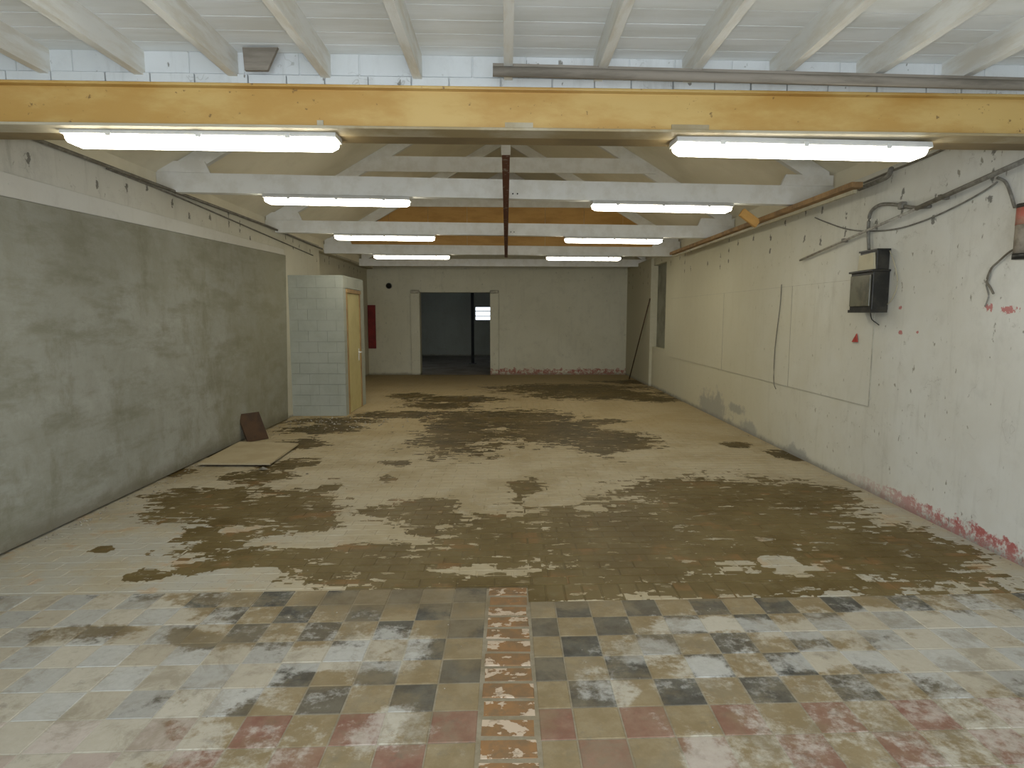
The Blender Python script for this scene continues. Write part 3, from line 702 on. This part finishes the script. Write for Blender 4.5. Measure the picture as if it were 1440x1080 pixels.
# crumbs of plaster and grit
def crumb(mbx, p, s):
    b_ = len(mbx.v); rr = lambda: random.uniform(.6, 1.2) * s
    for v in ((1, 0, 0), (-1, 0, 0), (0, 1, 0), (0, -1, 0), (0, 0, 1), (0, 0, -.2)): mbx.v.append((p[0] + v[0] * rr(), p[1] + v[1] * rr(), p[2] + v[2] * rr() * .7))
    for q_ in ((0, 2, 4), (2, 1, 4), (1, 3, 4), (3, 0, 4), (2, 0, 5), (1, 2, 5), (3, 1, 5), (0, 3, 5)): mbx.f.append(tuple(b_ + i for i in q_))
cr = MB()
for _ in range(260):
    yy = random.uniform(4.2, 10.0); xx = -3.46 + abs(random.gauss(0, .10)); crumb(cr, (xx, yy, .002), random.uniform(.004, .014))
for _ in range(160):
    q = on_floor(random.gauss(470, 45), random.gauss(594, 6))
    if not (q.x < -2.6 and q.y > 10.1): crumb(cr, (q.x, q.y, .002), random.uniform(.006, .022))
for _ in range(200):
    xx = random.uniform(-3.3, 3.3); yy = random.uniform(2.3, 9.0); crumb(cr, (xx, yy, .001), random.uniform(.002, .006))
for _ in range(70):
    yy = random.uniform(3.8, 12); crumb(cr, (3.40 - abs(random.gauss(0, .05)), yy, .002), random.uniform(.004, .01))
o = cr.build('rubble_crumbs', M_crumb); tag(o, 'scattered crumbs of plaster and grit along the walls and cubicle foot', 'rubble', kind='stuff')
for i_, (px, py, s) in enumerate(((210, 671, .030), (197, 678, .034), (432, 667, .022), (370, 661, .05))):
    q = on_floor(px, py); mbx = MB(); 
    crumb(mbx, (0, 0, .2 * s), s); ob = mbx.build('stone', M_conduit); ob.location = (q.x, q.y, 0)
    tag(ob, ['small dark stone near left wall foot, farther one of two', 'small dark stone near left wall foot, nearer one of two', 'tiny dark stone alone on cream floor right of the fibreboard sheet', 'grey lump on the floor at the front edge of the fibreboard sheet'][i_], 'stone', 'loose stones')

# ------------------------------------------------------------------ red panel on the back wall
a = on_y(516, 429, YB - .03); c_ = on_y(529, 490, YB - .03)
o = thing('red_board', 'narrow dull red board hung on back wall beside the block cubicle', 'panel', (0, YB, 0))
MB().box(-3.84, c_.x, -.05, -.001, c_.z, a.z).build('face', M_redpaint, o)

# ------------------------------------------------------------------ cables and fixings on the walls
Lc = -3.505
def pipe(name, pts, r, mat, label, cat, n=8, sm=True):
    o = MB().tube(pts, r, n).build(name, mat, None, sm); return tag(o, label, cat)
pts = [on_x(px, py, -3.50) for px, py in ((10, 176), (23, 182), (253, 267), (380, 318), (453, 350))]
pts[0].y = 4.0; pts[0].z = 2.955
for q in pts: q.z = min(q.z, 2.955)
pipe('wall_conduit', bez(pts, 4), .017, M_conduit, 'dark conduit running along the top of the left wall', 'conduit')
pts = [on_x(px, py + 11, -3.515) for px, py in ((150, 226), (253, 267), (380, 322), (440, 348))]
pipe('wall_cable', bez(pts, 4), .009, M_conduit, 'thin dark cable just below the conduit on the left wall', 'cable')
pts = [on_x(px, py, 3.405) for px, py in ((1340, 204), (1300, 222), (1255, 240), (1215, 257))]
pipe('wall_cable', bez(pts, 4), .010, M_conduit, 'thin dark cable along the top of the right wall by the yellow beam', 'cable')
q = on_x(1252, 226, 3.36); q2 = on_x(1252, 247, 3.36)
pts = [(3.37, q.y, 2.93), (3.37, q.y, q2.z + .05), (3.37, q.y + .08, q2.z + .0), (3.38, q.y + .5, q2.z - .01)]
pipe('bent_pipe', bez(pts, 5), .022, M_greypipe, 'short grey pipe bending from the roof onto the right wall head', 'pipe')
# brown timber rail on the right wall
a = on_x(1205, 252, 3.17); c_ = on_x(945, 349, 3.17)
zr_ = 2.835
o = thing('timber_rail', 'long bare brown timber rail under the tie beams along the right wall head', 'rail', (3.17, a.y, 0))
MB().box(-.045, .06, 0, c_.y - a.y, zr_ - .03, zr_ + .02).build('batten', M_timber, o, bevel=.004)
MB().box(.03, .06, .1, c_.y - a.y, zr_ - .062, zr_ - .031).build('lower_strip', M_creamplate, o)
q = on_x(1051, 304, 2.99)
o = thing('timber_block', 'orange brown timber offcut nailed askew beside the brown rail near second truss', 'block', (2.985, q.y, q.z))
o.rotation_euler = (0, .62, 0)
MB().box(-.09, .168, -.03, .03, -.05, .05).build('offcut', M_orange, o, bevel=.006)

# slanting rod
rod = thing('metal_rod', 'long pale metal rod slanting down across the right wall', 'rod', (0, 0, 0))
a = on_x(1440, 226, 3.335); c_ = on_x(1125, 366, 3.385); a2 = a + (a - c_) * .12
mid = c_ + (a - c_) * .66
MB().tube([c_, mid], .0125, 8).build('thin_section', M_rodpale, rod, True)
MB().tube([mid, a2], .019, 8).build('thick_section', M_greypipe, rod, True)
q = a2; MB().box(q.x - .03, 3.410, q.y - .03, q.y + .03, q.z - .03, q.z + .03).build('bracket', M_blk, rod)
for t in (.3, .75):
    q = c_ + (a - c_) * t; MB().box(q.x - .012, 3.410, q.y - .015, q.y + .015, q.z - .012, q.z + .024).build('clip', M_conduit, rod)

# meter box
by = on_x(1228, 410, 3.27).y; zb = on_x(1245, 438, 3.42).z
bz0 = on_y(1240, 436, by).z; bz1 = on_y(1240, 381, by).z; bz2 = on_y(1240, 351, by).z
mt = thing('meter_box', 'black electric meter box with dusty glass front on the right wall', 'meter box', (3.4115, by, bz0))
Lb = on_x(1197, 410, 3.27).y - by; h1 = bz1 - bz0; h2 = bz2 - bz0
MB().box(-.15, 0, 0, Lb, 0, h1).build('case', M_blk, mt, bevel=.006)
MB().box(-.166, -.15, .02, Lb - .02, .035, h1 - .03).build('glass_front', M_glass, mt, bevel=.004)
MB().box(-.170, 0, -.012, Lb + .012, h1 - .004, h1 + .014).build('lid', M_blk, mt, bevel=.004)
MB().box(-.160, -.01, -.008, Lb + .008, -.022, .004).build('foot_rim', M_blk, mt)
MB().box(-.115, 0, .02, Lb - .07, h1 + .014, h2).build('fuse_case', M_blk, mt, bevel=.006)
cv = MB().prism([(.03, h1 + .02), (Lb - .07, h1 + .02), (Lb - .09, h2 - .03), (.05, h2 - .02)], -.135, -.115, 'x'); cv.build('cover_plate', M_creamplate, mt)
MB().box(-.125, .0, .01, Lb - .06, h2 - .004, h2 + .012).build('top_rim', M_blk, mt)
# conduit rising from the box
pts = [on_x(1222, 351, 3.394), on_x(1221, 325, 3.394), on_x(1224, 300, 3.394), on_x(1238, 288, 3.394), on_x(1262, 288, 3.394), on_x(1285, 292, 3.394), on_x(1308, 290, 3.394)]
o = thing('box_conduit', 'thick grey conduit rising from the meter box and bending along wall', 'conduit', (0, 0, 0))
MB().tube(bez(pts, 6), .0155, 10).build('tube', M_greypipe, o, True)
q = on_x(1270, 289, 3.395); MB().box(q.x - .03, 3.410, q.y - .03, q.y + .03, q.z - .03, q.z + .03).build('junction_clip', M_greypipe, o, bevel=.008)
pts = [on_x(px, py, 3.408) for px, py in ((1146, 306), (1160, 312), (1190, 322), (1222, 325), (1260, 322), (1300, 310), (1345, 290), (1385, 268), (1402, 256))]
pipe('sagging_cable', bez(pts, 5), .0065, M_greypipe, 'thin grey cable sagging across the right wall behind the slanting rod', 'cable')
pts = [on_x(px, py, 3.40) for px, py in ((1403, 250), (1414, 256), (1421, 272), (1427, 292))]
pipe('hanging_cable', bez(pts, 5), .010, M_greypipe, 'short grey cable dropping from the rod to the cylinder fixture', 'cable')
pts = [on_x(px, py, 3.405) for px, py in ((1251, 352), (1258, 372), (1262, 400), (1252, 424), (1240, 432))]
pipe('loose_wire', bez(pts, 5), .004, M_creamplate, 'thin cream wire looping down beside the meter box', 'wire')
pts = [on_x(px, py, 3.405) for px, py in ((1224, 440), (1226, 449), (1232, 454), (1236, 457))]
pipe('loose_wire', bez(pts, 5), .004, M_blk, 'short black wire end dangling below the meter box', 'wire')
pts = [on_x(px, py, 3.400) for px, py in ((1436, 346), (1420, 354), (1404, 368), (1394, 378), (1388, 395), (1393, 405), (1397, 413))]
pipe('loose_wire', bez(pts, 5), .007, M_conduit, 'loose dark wire trailing from the cylinder fixture, upper strand', 'wire')
pts = [on_x(px, py, 3.405) for px, py in ((1394, 376), (1391, 392), (1387, 400), (1390, 415), (1388, 424), (1385, 431))]
pipe('loose_wire', bez(pts, 5), .005, M_greypipe, 'thin grey wire dangling down toward the red paint mark', 'wire')
# cylinder fixture at the right edge
q = on_x(1436, 365, 3.33); zt2 = on_x(1436, 289, 3.33).z; H_ = zt2 - q.z
fx = thing('wall_fixture', 'red and beige cylinder with black ends on right wall near the frame edge', 'fixture', (3.33, q.y - .04, q.z))
R_ = .072
MB().tube([(0, 0, 0), (0, 0, H_ * .1)], R_ + .004, 16).build('bottom_cap', M_blk, fx, True)
MB().tube([(0, 0, H_ * .1), (0, 0, H_ * .62)], R_, 16).build('lower_body', M_oldwood, fx, True)
MB().tube([(0, 0, H_ * .62), (0, 0, H_ * .93)], R_ + .001, 16).build('red_body', M_redfade, fx, True)
MB().tube([(0, 0, H_ * .93), (0, 0, H_)], R_ + .003, 16).build('top_cap', M_blk, fx, True)
MB().box(.05, .091, -.02, .02, H_ * .3, H_ * .7).build('bracket', M_blk, fx)
# red triangle of tape, and scuffs of red paint
a = on_x(1198, 481, 3.40); b_ = on_x(1206, 481, 3.40); c_ = on_x(1205, 469, 3.40)
o = MB().prism([(a.y, a.z), (b_.y, b_.z), (c_.y, c_.z)], 3.395, 3.404, 'x').build('red_tag', M_redbright); tag(o, 'small red triangle stuck on right wall below the meter box', 'tag')
# leaning stick by the niche and crack cover strip
a = on_x(914, 420, 3.34); c_ = on_x(894, 490, 3.30)
f0 = Vector((3.12, c_.y + .2, 0)); d = (a - c_); 
pipe('leaning_stick', [(3.22, c_.y + .35, .005), (a.x, a.y, a.z)], .014, M_darkwood, 'thin dark red stick leaning on right wall beside the bricked niche', 'stick')
pts = [on_x(px, py, 3.402) for px, py in ((1099, 400), (1097, 430), (1092, 470), (1089, 500), (1088, 536), (1091, 547))]
pipe('hanging_wire', bez(pts, 4), .005, M_conduit, 'thin dark wire hanging straight down the wallboard joint on right wall', 'wire')
